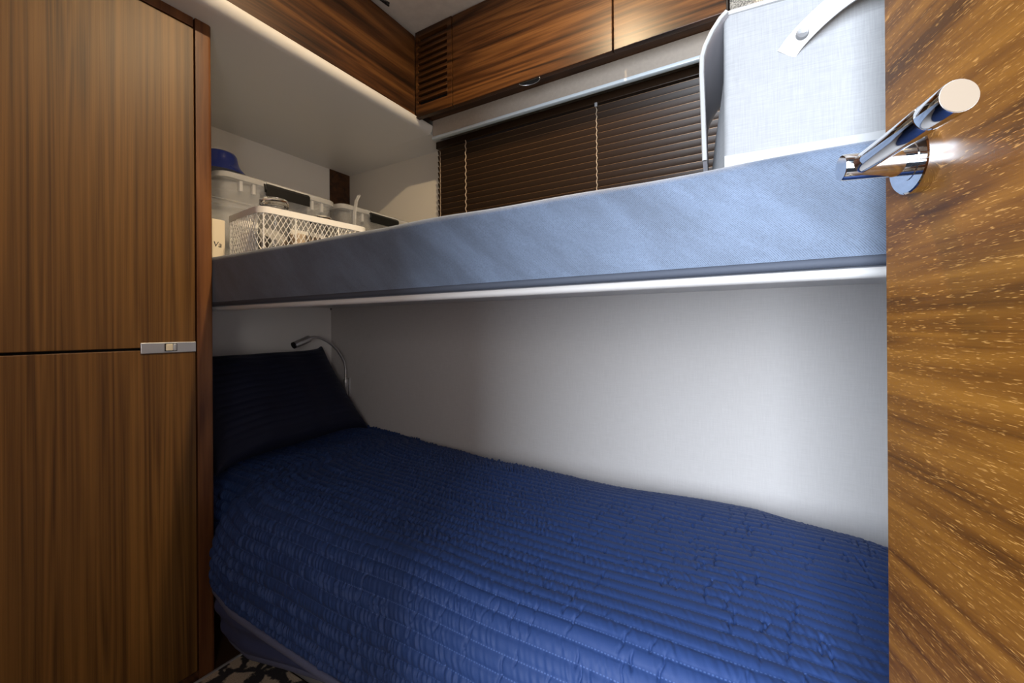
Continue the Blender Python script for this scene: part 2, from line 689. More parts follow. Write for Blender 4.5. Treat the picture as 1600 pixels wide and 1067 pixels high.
put('pane', rbox(-1.19, 0.27, 1.588, 1.594, 0.28, 0.83), 'window_glass', win)
# front wall of the cabin around the doorway
DX0, DX1 = -0.25, 0.33
bm = rbox(-2.05, DX0, YF - 0.05, YF, FLOOR, CEIL)
rbox(DX1, XR + 0.05, YF - 0.05, YF, FLOOR, CEIL, bm=bm)
rbox(DX0, DX1, YF - 0.05, YF, 0.98, CEIL, bm=bm)
struct('wall_front', bm, 'post_wood')

# ------------------------------------------------------------------ wardrobe on the left
w = thing('wardrobe', 'tall walnut wardrobe with two stacked doors on the left', 'wardrobe', (-1.55, 0.23, FLOOR))
bm = rbox(-1.90, XW - 0.022, YF + 0.002, 0.55, -0.93, 0.842)
put('carcass', bm, 'black_gap', w)
put('plinth', rbox(-1.88, XW - 0.004, YF + 0.002, 0.56, FLOOR, -0.923), 'dark_wood', w)
put('door', rbox(XW - 0.02, XW, YF + 0.004, 0.5515, -0.044, 0.813, 0.0015), 'wardrobe_wood', w)
put('door', rbox(XW - 0.02, XW, YF + 0.004, 0.5515, -0.92, -0.050, 0.0015), 'wardrobe_wood', w)
put('top_rail', rbox(XW - 0.02, XW - 0.003, YF + 0.004, 0.5515, 0.818, 0.8435, 0.001), 'post_wood', w)
prof = [(XW - 0.045, 0.5555), (XW, 0.5555), (XW, YP - 0.010)]
prof += [(XW - 0.010 + 0.010 * math.cos(a), YP - 0.010 + 0.010 * math.sin(a)) for a in [R(22.5), R(45), R(67.5), R(90)]]
prof += [(XW - 0.045, YP)]
put('end_post', prism(prof, 2, FLOOR + 0.002, 0.8435), 'post_wood', w, smooth=True, label='rounded wooden end post')
put('side_panel', rbox(-1.90, XW - 0.045, 0.5755, YP - 0.001, FLOOR + 0.002, 0.8435), 'white_paint', w)
pl = put('latch_plate', rbox(XW - 0.001, XW + 0.003, 0.4335, 0.5515, -0.0585, -0.0315, 0.0012), 'silver', w, label='brushed silver latch plate')
bm = rbox(XW + 0.003, XW + 0.0036, 0.4815, 0.5085, -0.0545, -0.0345)
put('button_recess', bm, 'black_plastic', pl)
put('button', rbox(XW + 0.003, XW + 0.007, 0.4835, 0.4985, -0.0530, -0.0360, 0.0015), 'latch_cream', pl)
put('button_slide', rbox(XW + 0.003, XW + 0.005, 0.5000, 0.5070, -0.0530, -0.0360, 0.0008), 'silver', pl)

# ------------------------------------------------------------------ overhead shelf and lockers
r0 = 0.032
prof = [(XL, 0.844)]
prof += [(-1.222 - r0 + r0 * math.sin(a), 0.844 + r0 - r0 * math.cos(a)) for a in [R(x) for x in (0, 15, 30, 45, 60, 75, 90)]]
prof += [(-1.226, 0.880), (XL, 0.880)]
bm = bmesh.new()
v0 = [bm.verts.new((p[0], YF + 0.002, p[1])) for p in prof]
v1 = [bm.verts.new((p[0], 1.412, p[1])) for p in prof]
for i in range(len(prof)):
    j = (i + 1) % len(prof)
    bm.faces.new((v0[i], v0[j], v1[j], v1[i]))
bm.faces.new(v0[::-1])
bm.faces.new(v1)
bmesh.ops.recalc_face_normals(bm, faces=list(bm.faces))
rbox(XL, -1.235, 1.412, YB, 0.844, 0.880, bm=bm)
sh = put('overhead_shelf', bm, 'shelf_white', smooth=True)
tag(sh, 'white shelf with a rounded front edge under the left locker', 'shelf')

lk = thing('overhead_locker', 'dark walnut locker on the rounded white shelf at upper left', 'cabinet', (-1.6, 0.6, 0.881))
put('front_panel', rbox(-1.247, -1.227, YF + 0.002, 1.308, 0.881, 1.206, 0.001), 'locker_wood', lk)
put('carcass', rbox(-1.93, -1.247, YF + 0.004, 1.306, 0.882, 1.222), 'black_gap', lk)

oc = thing('overhead_cabinet', 'walnut overhead cabinet with vent and two doors above the blind', 'cabinet', (-0.65, 1.43, 0.868))
put('carcass', rbox(-1.226, -0.078, 1.332, YB - 0.001, 0.899, CEIL - 0.003), 'dark_wood', oc)
vp = put('vent_panel', rbox(-1.226, -1.213, 1.310, 1.330, 0.868, 1.221, 0.0008), 'overhead_wood', oc)
put('vent_stile', rbox(-1.060, -1.037, 1.310, 1.330, 0.868, 1.221, 0.0008), 'overhead_wood', vp)
put('vent_rail', rbox(-1.213, -1.060, 1.310, 1.330, 0.868, 0.916, 0.0008), 'overhead_wood', vp)
put('vent_rail', rbox(-1.213, -1.060, 1.310, 1.330, 1.196, 1.221, 0.0008), 'overhead_wood', vp)
put('vent_back', rbox(-1.213, -1.060, 1.3285, 1.3315, 0.916, 1.196), 'black_gap', vp)
pitch = (1.196 - 0.916) / 11
sl0 = None
for k in range(10):
    z = 0.916 + pitch * (k + 1)
    if sl0 is None:
        sl0 = put('louvre', rbox(-1.213, -1.060, 1.310, 1.324, z - pitch * 0.27, z + pitch * 0.27, 0.0008, 1), 'overhead_wood', vp)
    else:
        c = sl0.copy()
        link(c)
        c.parent = vp
        c.location = (0, 0, pitch * k)
put('door', rbox(-1.033, -0.3985, 1.310, 1.330, 0.868, 1.219, 0.002), 'overhead_wood', oc)
put('door', rbox(-0.3945, -0.078, 1.310, 1.330, 0.868, 1.219, 0.002), 'overhead_wood', oc)
cup = [(-0.696 + 0.040 * math.cos(a), 1.313 + 0.024 * math.sin(a)) for a in [math.pi * k / 16 for k in range(17)]]
hp = put('finger_pull', prism(cup, 2, 0.8655, 0.8682), 'black_plastic', oc, label='half-moon finger pull with a silver rim')
put('pull_rim', tube([(x, y, 0.8655) for x, y in cup], 0.0014, 8), 'silver', hp, smooth=True)

cb = thing('ceiling_catch', 'small black curled fitting on the ceiling beside the dark locker', 'catch', (-1.205, 1.10, 1.218))
for pts in ([(-1.214, 1.085, 1.2215), (-1.203, 1.098, 1.2205), (-1.197, 1.112, 1.2215), (-1.205, 1.120, 1.2215)],
            [(-1.208, 1.118, 1.2215), (-1.200, 1.128, 1.2205), (-1.197, 1.140, 1.2215), (-1.206, 1.146, 1.2215)],
            [(-1.214, 1.105, 1.2215), (-1.210, 1.125, 1.221), (-1.2085, 1.150, 1.2215)]):
    put('curl', tube(pts, [0.002, 0.0035, 0.003, 0.0015], 8), 'black_plastic', cb, smooth=True)

# downlight in the ceiling, above the frame; its reflection shows on the wardrobe and on the cabinet doors
dl = thing('ceiling_downlight', 'round warm downlight recessed in the ceiling above the bunk', 'light', (-0.48, 0.75, CEIL - 0.012))
put('bezel', lathe([(0.028, CEIL - 0.001), (0.028, CEIL - 0.008), (0.040, CEIL - 0.009), (0.046, CEIL - 0.004), (0.046, CEIL - 0.0005)], -0.48, 0.75), 'silver', dl, smooth=True)
put('lens', lathe([(0.0, CEIL - 0.006), (0.028, CEIL - 0.006)], -0.48, 0.75), 'lamp_glow', dl)
l = bpy.data.lights.new('downlight_beam', 'AREA')
l.shape = 'DISK'
l.size = 0.056
l.energy = 20
l.color = (1.0, 0.75, 0.45)
lo = link(bpy.data.objects.new('downlight_beam', l))
lo.location = (-0.48, 0.75, CEIL - 0.008 + C)

liner = put('mottled_liner_panel', rbox(-0.074, XR - 0.002, 1.40, YB - 0.002, 0.90, CEIL - 0.003), 'mottled_liner')
tag(liner, 'mottled grey liner panel at the end of the walnut overhead cabinet', 'panel')

# ------------------------------------------------------------------ pelmet and venetian blind
pe = thing('blind_pelmet', 'long grey-beige pelmet board above the venetian blind', 'pelmet', (-0.42, 1.42, 0.815))
put('board', rbox(-1.222, XR - 0.002, 1.410, 1.422, 0.826, 0.898, 0.001), 'pelmet_fabric', pe)
put('lower_lip', rbox(-1.222, XR - 0.002, 1.403, 1.424, 0.815, 0.827, 0.003), 'pelmet_lip', pe, smooth=True, label='pale blue-white lower lip')

bl = thing('venetian_blind', 'closed dark brown venetian blind behind the upper bunk', 'blind', (-0.46, 1.50, 0.22))
BX0, BX1, BY = -1.266, 0.36, 1.50
put('head_rail', rbox(BX0, BX1, BY - 0.018, BY + 0.018, 0.812, 0.842, 0.002), 'slat_brown', bl)
tilt = R(66)
sw = 0.0285
prof = []
for k in range(7):
    t = (-0.5, -0.3, -0.1, 0.1, 0.3, 0.455, 0.5)[k]
    s = t * sw
    bow = 0.0014 * (1 - 4 * t * t)
    prof.append((-s * math.cos(tilt) - bow * math.sin(tilt), s * math.sin(tilt) - bow * math.cos(tilt)))
back = [(p[0] + 0.0010, p[1] + 0.0004) for p in prof[::-1]]
first = None
for k in range(24):
    z = 0.795 - k * 0.0247
    if first is None:
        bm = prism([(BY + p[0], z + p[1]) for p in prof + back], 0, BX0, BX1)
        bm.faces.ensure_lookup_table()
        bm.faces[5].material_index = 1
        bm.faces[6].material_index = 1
        first = put('slat', bm, ['slat_brown', 'slat_edge_glint'], bl, smooth=True)
    else:
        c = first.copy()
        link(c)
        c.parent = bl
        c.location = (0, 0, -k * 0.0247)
put('bottom_rail', rbox(BX0, BX1, BY - 0.012, BY + 0.012, 0.200, 0.212, 0.002), 'slat_brown', bl)
for x in (-1.245, -0.512, 0.22):
    bm = bmesh.new()
    for k in range(24):
        z = 0.795 - k * 0.0247
        join(bm, tube([(x - 0.002, BY - 0.0125, z + 0.006), (x + 0.002, BY - 0.0145, z - 0.006), (x - 0.002, BY - 0.0125, z - 0.0187)], 0.0016, 5))
    put('ladder_cord', bm, 'ladder_cord', bl)
pts = [(-1.098 + 0.0025 * math.sin(k * 1.57), BY - 0.020 - 0.002 * math.cos(k * 1.57), 0.812 - k * 0.0075) for k in range(80)]
put('pull_cord', tube(pts, 0.0022, 6), 'ladder_cord', bl, smooth=True)
put('cord_guide', rbox(-0.517, -0.507, BY - 0.022, BY - 0.014, 0.800, 0.815, 0.002), 'grey_trim', bl)

# ------------------------------------------------------------------ upper bunk
ub = thing('bunk_board', 'white upper bunk board carrying the grey mattress', 'bunk', (-0.8, 1.0, 0.105))
put('board', rbox(XL + 0.001, XR - 0.001, 0.635, YB - 0.003, 0.120, 0.140), 'shelf_white', ub)
# hollow rounded front edge, lower than the board
prof = [(0.6265, 0.0672), (0.6280, 0.0625), (0.6325, 0.0580), (0.6390, 0.0555), (0.648, 0.0560), (0.660, 0.0600), (0.680, 0.072), (0.71, 0.090), (0.75, 0.103), (0.80, 0.109), (YBL - 0.001, 0.110), (YBL - 0.001, 0.120), (0.6265, 0.120)]
put('front_lip', prism(prof, 0, XL + 0.001, XR - 0.001), 'shelf_white', ub, smooth=True)
bp_ = put('bracket_plate', rbox(-1.70, -1.42, 0.945, 1.035, 0.107, 0.1095, 0.0005), 'shelf_white', ub)
for x, y in ((-1.679, 0.954), (-1.66, 1.026), (-1.498, 0.982), (-1.439, 1.027)):
    put('screw', lathe([(0.0, 0.1045), (0.004, 0.1055), (0.005, 0.107)], x, y, 10), 'chrome', bp_, smooth=True)

mt = thing('bunk_mattress', 'blue-grey twill mattress on the upper bunk', 'mattress', (-0.8, 1.0, 0.066))
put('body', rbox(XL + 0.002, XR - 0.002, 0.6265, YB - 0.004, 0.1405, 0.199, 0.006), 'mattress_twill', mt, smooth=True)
# front panel with a slight bow, top edge rounded
nu, nv = 240, 26
P = np.zeros((nu, nv, 3))
xs = np.linspace(XL + 0.002, XR - 0.002, nu)
prof = []
for k in range(nv):
    t = k / (nv - 1)
    prof.append(t)
for i, x in enumerate(xs):
    wob = 0.0012 * math.sin(x * 9) + 0.0008 * math.sin(x * 23 + 1)
    ring = [(0.6262, 0.0665)]
    for k in range(nv - 6):
        t = k / (nv - 7)
        z = 0.0665 + t * (0.205 - 0.012 - 0.0665)
        dent = 0.003 * math.exp(-((z - 0.082) / 0.004) ** 2)
        ring.append((0.5985 + dent + 0.0012 * math.sin(t * 9 + x * 14) * math.sin(math.pi * t), z))
    for a in (30, 60, 90):
        ring.append((0.5985 + 0.012 - 0.012 * math.cos(R(a)), 0.205 - 0.012 + 0.012 * math.sin(R(a)) + wob))
    ring += [(0.6262, 0.205 + wob), (0.6262, 0.150)]
    for k in range(nv):
        P[i, k] = (x, ring[k][0], ring[k][1])
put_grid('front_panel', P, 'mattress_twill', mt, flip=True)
put('piping', tube([(x, 0.6015, 0.0715) for x in np.linspace(XL + 0.003, XR - 0.003, 40)], 0.006, 10), 'mattress_edge', mt, smooth=True, label='dark piped lower edge')

# ------------------------------------------------------------------ lower bed
bd = thing('bed_base', 'dark wood base of the lower bunk under the navy quilt', 'bed', (-0.8, 1.07, FLOOR))
put('plinth', rbox(XL + 0.001, XR - 0.001, 0.707, YBL - 0.002, FLOOR + 0.001, -0.80, 0.001), 'dark_wood', bd)
put('foot_trim', rbox(XW + 0.01, XR - 0.002, 0.699, 0.7065, FLOOR + 0.001, -0.925, 0.001), 'grey_trim', bd, label='grey strip along the foot of the base')
put('platform', rbox(XL + 0.002, XR - 0.002, 0.66, YBL - 0.003, -0.799, -0.70, 0.01), 'dark_wood', bd)

qt = thing('quilt', 'navy quilted coverlet with crinkled stitched rows on the lower bunk', 'quilt', (-0.8, 1.0, -0.75))
PIT = 0.027
du, dv = 0.0016, 0.0036
X0, X1 = XL + 0.006, XR - 0.006
nu = int((X1 - X0) / du)
us = np.linspace(X0, X1, nu)
zb = np.interp(us, [-1.96, -1.68, -1.4, -1.1, -0.85, -0.35, -0.018, 0.15, 0.277, 0.4], [-0.490, -0.484, -0.500, -0.535, -0.562, -0.560, -0.549, -0.583, -0.613, -0.66])
zt = np.interp(us, [-1.96, -1.62, -1.42, -1.2, -0.6, 0.0, 0.2, 0.4], [-0.505, -0.495, -0.470, -0.465, -0.475, -0.475, -0.49, -0.53])
k = np.ones(25) / 25
zb = np.convolve(np.pad(zb, 12, 'edge'), k, 'valid')
zt = np.convolve(np.pad(zt, 12, 'edge'), k, 'valid')
yf = np.interp(us, [-1.96, -1.36, -1.315, -1.27, -1.15, 0.4], [0.650, 0.645, 0.620, 0.576, 0.560, 0.556])
k = np.ones(9) / 9
yf = np.convolve(np.pad(yf, 4, 'edge'), k, 'valid')
zh = np.interp(us, [-1.96, -1.32, -1.29, -1.24, -1.15, -1.0, -0.8, 0.4], [-0.68, -0.682, -0.688, -0.696, -0.706, -0.711, -0.714, -0.716])
# cross profile, one for each u, sampled at equal arc length
nv = int(1.13 / dv)
rad = 0.125
P = np.zeros((nu, nv, 3))
V = np.zeros((nu, nv))
for i in range(nu):
    ys, zs = [], []
    Y1 = YBL - 0.006
    for t in np.linspace(0, 1, 40):                       # rise from the wall to the crown
        y = Y1 - t * 0.30
        e = 1 - (1 - t) ** 2.2
        ys.append(y)
        zs.append(zb[i] + (zt[i] - zb[i]) * e)
    yfl = yf[i] + rad
    for t in np.linspace(0.02, 1, 40):
        ys.append(Y1 - 0.30 + t * (yfl - Y1 + 0.30))
        zs.append(zt[i] + 0.004 * math.sin(t * 3.0))
    z_end = zs[-1]
    for a in np.linspace(4, 84, 24):
        ys.append(yfl - rad * math.sin(R(a)))
        zs.append(z_end - rad * 1.15 * (1 - math.cos(R(a))))
    z1 = zs[-1]
    y1 = ys[-1]
    for t in np.linspace(0.03, 1, 30):
        ys.append(y1 - 0.004 * math.sin(t * 2.4))
        zs.append(z1 + t * (zh[i] - z1))
    ys, zs = np.array(ys), np.array(zs)
    s = np.concatenate([[0], np.cumsum(np.hypot(np.diff(ys), np.diff(zs)))])
    sv = np.linspace(0, s[-1], nv)
    P[i, :, 0] = us[i]
    P[i, :, 1] = np.interp(sv, s, ys)
    P[i, :, 2] = np.interp(sv, s, zs)
    V[i] = s[-1] - sv                                      # distance from the hem, so the rows follow the hem
# normals of the base surface
dU = np.gradient(P, axis=0)
dV = np.gradient(P, axis=1)
nrm = np.cross(dU, dV)
nrm /= np.linalg.norm(nrm, axis=2, keepdims=True) + 1e-9
if nrm[nu // 2, nv // 3, 2] < 0:
    nrm = -nrm
# gentle wander of the stitch rows
U = us[:, None] * np.ones((1, nv))
Vw = V + 0.0025 * np.sin(U * 5.1 + V * 7) + 0.0012 * np.sin(U * 17 + V * 11)
row = Vw / PIT
fr = row - np.floor(row)
ri = np.clip(np.floor(row).astype(int) + 2, 0, 60)
puff = np.sin(np.pi * fr) ** 0.55
# crinkles: smoothed noise along u, its own in each row, slanted a little inside the row
m = nu + 400
base = rng.standard_normal((64, m))


def gsm(a, s):
    kx = np.arange(-int(4 * s), int(4 * s) + 1)
    g = np.exp(-0.5 * (kx / s) ** 2)
    g /= np.sqrt((g ** 2).sum())
    return np.apply_along_axis(lambda r: np.convolve(r, g, 'same'), 1, a)


fine = gsm(base, 1.5) - 0.75 * gsm(base, 2.9)
fine /= fine.std()
slow = gsm(rng.standard_normal((64, m)), 50)
slant = (rng.random(64) - 0.5) * 6
ui = np.arange(nu)[:, None] + 200 + np.round((fr - 0.5) * (6.5 + 1.3 * slant[ri])).astype(int)
cr = fine[ri, ui]
amp = 0.8 + 0.35 * slow[ri, ui]
crin = np.interp(U, [-1.9, -0.75, -0.30, 0.4], [1.0, 0.95, 0.22, 0.14])
pamp = np.interp(U, [-1.9, -0.7, -0.1, 0.4], [0.0066, 0.0062, 0.0040, 0.0036])
edge_v = np.clip(V / 0.012, 0, 1)
disp = pamp * puff * edge_v + 0.0025 * cr * np.clip(amp, 0.25, 1.6) * crin * np.clip(np.sin(np.pi * fr) * 1.8, 0.15, 1) * np.clip(V / 0.02, 0, 1)
# sharp single creases crossing one to three rows on the smoother foot half
rc_ = np.random.default_rng(21)
for _ in range(520):
    cu = -0.75 + 1.13 * rc_.random() ** 0.8
    cv = rc_.random() * 1.05
    ln = PIT * (0.6 + 1.8 * rc_.random() ** 2)
    sl_ = (rc_.random() - 0.45) * 0.35
    wd = 0.0011 + 0.0009 * rc_.random()
    dp = 0.0035 + 0.0040 * rc_.random()
    i0 = max(0, int((cu - 0.03 - X0) / (X1 - X0) * nu))
    i1 = min(nu, int((cu + 0.03 - X0) / (X1 - X0) * nu))
    if i1 - i0 < 4:
        continue
    uu, vv = U[i0:i1], V[i0:i1]
    dv_ = vv - cv
    off = uu - cu - sl_ * dv_ - 0.0015 * np.sin(dv_ * 260 + cu * 50)
    disp[i0:i1] -= dp * np.exp(-(off / wd) ** 2) * np.exp(-(dv_ / (0.5 * ln)) ** 4)
disp += 0.0035 * np.sin(U * 6.3 + V * 4.0) * np.sin(V * 6.1 + U * 1.7) + 0.002 * np.sin(U * 13 - V * 9)
Q = P + nrm * disp[:, :, None]
Q[:, 0, 1] = np.minimum(Q[:, 0, 1], YBL - 0.002)
Q[:, :, 1] = np.minimum(Q[:, :, 1], YBL - 0.002)
qo = put_grid('top_layer', Q, 'quilt_navy', qt, uv=np.stack([U, Vw], -1))
f0 = qo.data.polygons[(nu // 2) * (nv - 1) + nv // 3]
if f0.normal.z < 0:
    qo.data.flip_normals()
# binding along the hem
vis = us > -1.316
hem = P[vis, -1, :][::4]
nrh = nrm[vis, -1, :][::4]
sec = []
for p, q in zip(hem, nrh):
    ring = []
    for a in np.linspace(0, 2 * math.pi, 13)[:-1]:
        ring.append((p[0], p[1] - 0.003 + 0.0062 * math.cos(a), p[2] - 0.003 + 0.0095 * math.sin(a)))
    ring.append(ring[0])
    sec.append(ring)
put_grid('hem_binding', np.array(sec), 'quilt_binding', qt)
# the folded-under layer hanging below the hem at the head end
nu2, nv2 = 260, 40
us2 = np.linspace(-1.309, 0.34, nu2)
zl = np.interp(us2, [-1.31, -1.295, -1.27, -1.22, -1.15, -1.0, -0.85, -0.6, 0.4], [-0.75, -0.815, -0.843, -0.850, -0.845, -0.812, -0.782, -0.765, -0.76])
G = np.zeros((nu2, nv2, 3))
for i, x in enumerate(us2):
    yfr = np.interp(x, us, yf)
    for j in range(nv2):
        t = j / (nv2 - 1)
        z = -0.66 + t * (zl[i] + 0.66)
        bulge = np.interp(x, [-1.31, -1.28, -1.2, -0.9, 0.4], [0.004, 0.0, 0.006, 0.012, 0.012])
        y = yfr + 0.006 + bulge + 0.02 * t * t - 0.012 * math.sin(math.pi * t)
        fold = 0.005 * math.sin(t * 16 + x * 2) * min(1, t * 2)
        G[i, j] = (x, y + fold, z)
put_grid('under_layer', G, 'quilt_backing', qt)
sec = []
for i in range(0, nu2, 2):
    p = G[i, -1]
    sec.append([(p[0], p[1] + 0.005 * math.cos(a), p[2] + 0.010 * math.sin(a)) for a in np.linspace(0, 2 * math.pi, 11)])
put_grid('under_binding', np.array(sec), 'quilt_binding', qt)

# ------------------------------------------------------------------ pillow
pw = thing('pillow', 'plump navy quilted pillow leaning on the head wall', 'pillow', (-1.74, 1.03, -0.47))
na, nb = 150, 110
A, B = np.meshgrid(np.linspace(-1, 1, na), np.linspace(-1, 1, nb), indexing='ij')
ax_y = np.array([-0.14, 0.99, 0])
ax_y /= np.linalg.norm(ax_y)
ax_w = np.array([-0.285, 0, 0.375])
ax_w /= np.linalg.norm(ax_w)
ax_w = ax_w - ax_y * (ax_w @ ax_y)
ax_w /= np.linalg.norm(ax_w)
ax_n = np.cross(ax_y, ax_w)
if ax_n[0] < 0:
    ax_n = -ax_n
ctr = np.array([-1.715, 1.020, -0.281])
LY, LW = 0.365, 0.250


def pillow_side(sgn, depth):
    th = depth * np.clip((1 - np.abs(A) ** 3.2), 0, 1) ** 0.45 * np.clip((1 - np.abs(B) ** 3.0), 0, 1) ** 0.45
    rowf = B * LW / 0.030
    pf = np.abs(np.sin(np.pi * rowf)) ** 0.6
    edge = np.clip((1 - np.abs(A)) * 8, 0, 1) * np.clip((1 - np.abs(B)) * 6, 0, 1)
    th = th + sgn * 0 + 0.0035 * pf * edge
    pin_a = 1 - 0.105 * (1 - np.abs(B) ** 3.0)
    pin_b = 1 - 0.15 * (1 - np.abs(A) ** 6.0)
    pin_b = pin_b + 0.03 * np.clip(np.abs(A) - 0.86, 0, 1) / 0.14
    cn = np.abs(A) ** 14 * np.abs(B) ** 14
    ya = A * LY * pin_a * (1 - 0.045 * cn)
    wb_ = B * LW * pin_b * (1 - 0.06 * cn)
    wav = 0.004 * np.sin(A * 11) * edge
    return ctr + ya[..., None] * ax_y + wb_[..., None] * ax_w + (sgn * (th + wav * (sgn > 0)))[..., None] * ax_n


uvp = np.stack([A * LY, B * LW], -1)
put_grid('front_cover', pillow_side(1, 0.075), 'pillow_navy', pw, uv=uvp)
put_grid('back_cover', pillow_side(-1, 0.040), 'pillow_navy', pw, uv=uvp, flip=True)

# ------------------------------------------------------------------ reading lamp
rl = thing('reading_lamp', 'nickel gooseneck reading lamp on the wall beside the pillow', 'lamp', (-1.82, 1.43, -0.34))
LX = -1.82
put('wall_mount', rbox(LX - 0.004, LX + 0.014, 1.436, YBL, -0.345, -0.25, 0.003), 'satin_nickel', rl)
put('base_barrel', tube([(LX, 1.424, -0.342), (LX, 1.424, -0.340), (LX, 1.424, -0.256), (LX, 1.424, -0.254)], [0.011, 0.0125, 0.0125, 0.010], 20), 'satin_nickel', rl, smooth=True)
ctl = [(1.424, -0.256), (1.424, -0.225), (1.423, -0.199), (1.416, -0.168), (1.398, -0.136), (1.376, -0.106), (1.351, -0.082), (1.325, -0.063), (1.298, -0.049), (1.276, -0.041), (1.254, -0.037), (1.236, -0.040), (1.221, -0.046)]
bm = tube([(LX, y, z) for y, z in ctl], 0.0055, 12)
put('gooseneck', bm, 'satin_nickel', rl, smooth=True)
d = Vector((0, -0.079, -0.030)).normalized()
p0 = Vector((LX, 1.228, -0.043))
hd = put('lamp_head', tube([p0, p0 + d * 0.004, p0 + d * 0.080, p0 + d * 0.084], [0.010, 0.0155, 0.0155, 0.0145], 24), 'satin_nickel', rl, smooth=True)
put('bezel', tube([p0 + d * 0.082, p0 + d * 0.088], [0.0152, 0.0152], 24), 'black_plastic', hd, smooth=True)

# ------------------------------------------------------------------ things on the upper bunk
MZ = 0.2065


def bin_thing(label, x0, y0, x1, y1, top, rot=0.0):
    L_, W_ = y1 - y0, x1 - x0
    t = thing('storage_bin', label, 'bin', (x1, y0, MZ), rot, group='clear storage bins on the upper bunk', local=True)
    H = top - MZ
    # body: tapered, rounded corners, open, thin wall (local frame: x from -W to 0, y from 0 to L)

    def ring(inset, z, rr=0.03):
        pts = []
        cx0, cx1, cy0, cy1 = -W_ + inset + rr, -inset - rr, inset + rr, L_ - inset - rr
        for cx, cy, a0 in ((cx1, cy0, -90), (cx1, cy1, 0), (cx0, cy1, 90), (cx0, cy0, 180)):
            for k in range(6):
                a = R(a0 + 90 * k / 5)
                pts.append((cx + rr * math.cos(a), cy + rr * math.sin(a), z))
        return pts
    bm = bmesh.new()
    rs = [ring(0.026, 0.0), ring(0.012, H - 0.030), ring(0.006, H - 0.028), ring(0.006, H - 0.020), ring(0.014, H - 0.020), ring(0.0285, 0.003)]
    bv = [[bm.verts.new(p) for p in r_] for r_ in rs]
    n = len(rs[0])
    for a, b in zip(bv[:-1], bv[1:]):
        for k in range(n):
            bm.faces.new((a[k], a[(k + 1) % n], b[(k + 1) % n], b[k]))
    bm.faces.new(bv[0][::-1])
    bm.faces.new(bv[-1])
    put('tub', bm, 'clear_plastic', t, smooth=True)
    bm = bmesh.new()
    rs = [ring(0.003, H - 0.024, 0.034), ring(0.0, H - 0.022, 0.034), ring(0.0, H - 0.006, 0.034), ring(0.004, H - 0.002, 0.034), ring(0.012, H, 0.03), ring(0.022, H, 0.025), ring(0.026, H - 0.005, 0.022)]
    bv = [[bm.verts.new(p) for p in r_] for r_ in rs]
    for a, b in zip(bv[:-1], bv[1:]):
        for k in range(n):
            bm.faces.new((a[k], a[(k + 1) % n], b[(k + 1) % n], b[k]))
    bm.faces.new(bv[-1])
    put('lid', bm, 'frosted_lid', t, smooth=True)
    for y in (0.065, 0.105, L_ - 0.105, L_ - 0.065):
        put('rib', rbox(-0.011, 0.000, y - 0.005, y + 0.005, H - 0.058, H - 0.025, 0.001, 1), 'frosted_lid', t)
    cy = L_ * 0.52
    cl = put('clip', prism([(0.003, H - 0.052), (0.010, H - 0.054), (0.012, H - 0.020), (0.006, H - 0.012), (0.003, H - 0.018)], 1, cy - 0.078, cy + 0.078), 'black_plastic', t, label='black locking clip')
    put('clip_hook', tube([(0.006, cy - 0.080, H - 0.040), (0.014, cy - 0.084, H - 0.034), (0.014, cy - 0.086, H - 0.024), (0.008, cy - 0.084, H - 0.018)], 0.0035, 8), 'black_plastic', cl, smooth=True)
    put('handle_bridge', rbox(-0.004, 0.005, cy - 0.075, cy + 0.075, H - 0.018, H - 0.006, 0.001), 'frosted_lid', t)
    return t


bin_thing('clear lidded storage bin behind the white wire basket', -1.78, 0.665, -1.43, 1.085, 0.500)
bin_thing('clear lidded storage bin nearest the back wall', -1.77, 1.105, -1.43, 1.525, 0.505)
# grey folded textile inside the far bin
fb = put('folded_towel', rbox(-1.73, -1.475, 1.15, 1.48, MZ + 0.006, MZ + 0.20, 0.03, 4), 'grey_trim', smooth=True)
tag(fb, 'grey folded textile inside the clear bin nearest the back wall', 'textile')

# navy object on the first bin
nb_ = thing('navy_tub', 'glossy navy blue flared tub on the lid of the clear bin', 'tub', (-1.50, 0.715, 0.500))
put('shell', lathe([(0.0, 0.5005), (0.075, 0.5005), (0.073, 0.506), (0.062, 0.517), (0.054, 0.530), (0.050, 0.545), (0.048, 0.558), (0.043, 0.566), (0.034, 0.570), (0.0, 0.571)], -1.50, 0.70, 40), 'navy_plastic', nb_, smooth=True)

# clear strip sticking up behind the basket
st = put('plastic_strip', prism([(1.150, 0.400), (1.155, 0.470), (1.163, 0.520), (1.178, 0.548), (1.182, 0.545), (1.168, 0.518), (1.160, 0.470), (1.157, 0.400)], 0, -1.424, -1.410), 'frosted_lid', smooth=True)

# basket
bk = thing('wire_basket', 'white diamond-mesh wire basket with a flat white rim', 'basket', (-1.175, 0.645, MZ), R(-6), local=True)
BW, BL, BH, BR = 0.225, 0.345, 0.134, 0.032


def basket_path(inset=0.0):
    pts = []
    cx0, cx1, cy0, cy1 = -BW + BR, -BR, BR, BL - BR
    rr = BR - inset
    for cx, cy, a0 in ((cx1, cy0, -90), (cx1, cy1, 0), (cx0, cy1, 90), (cx0, cy0, 180)):
        for k in range(9):
            a = R(a0 + 90 * k / 8)
            pts.append((cx + rr * math.cos(a), cy + rr * math.sin(a)))
    pts.append(pts[0])
    return np.array(pts)


path = basket_path(0.002)
sl = np.concatenate([[0], np.cumsum(np.hypot(*np.diff(path, axis=0).T))])
PER = sl[-1]


def on_path(s):
    s = s % PER
    return float(np.interp(s, sl, path[:, 0])), float(np.interp(s, sl, path[:, 1]))


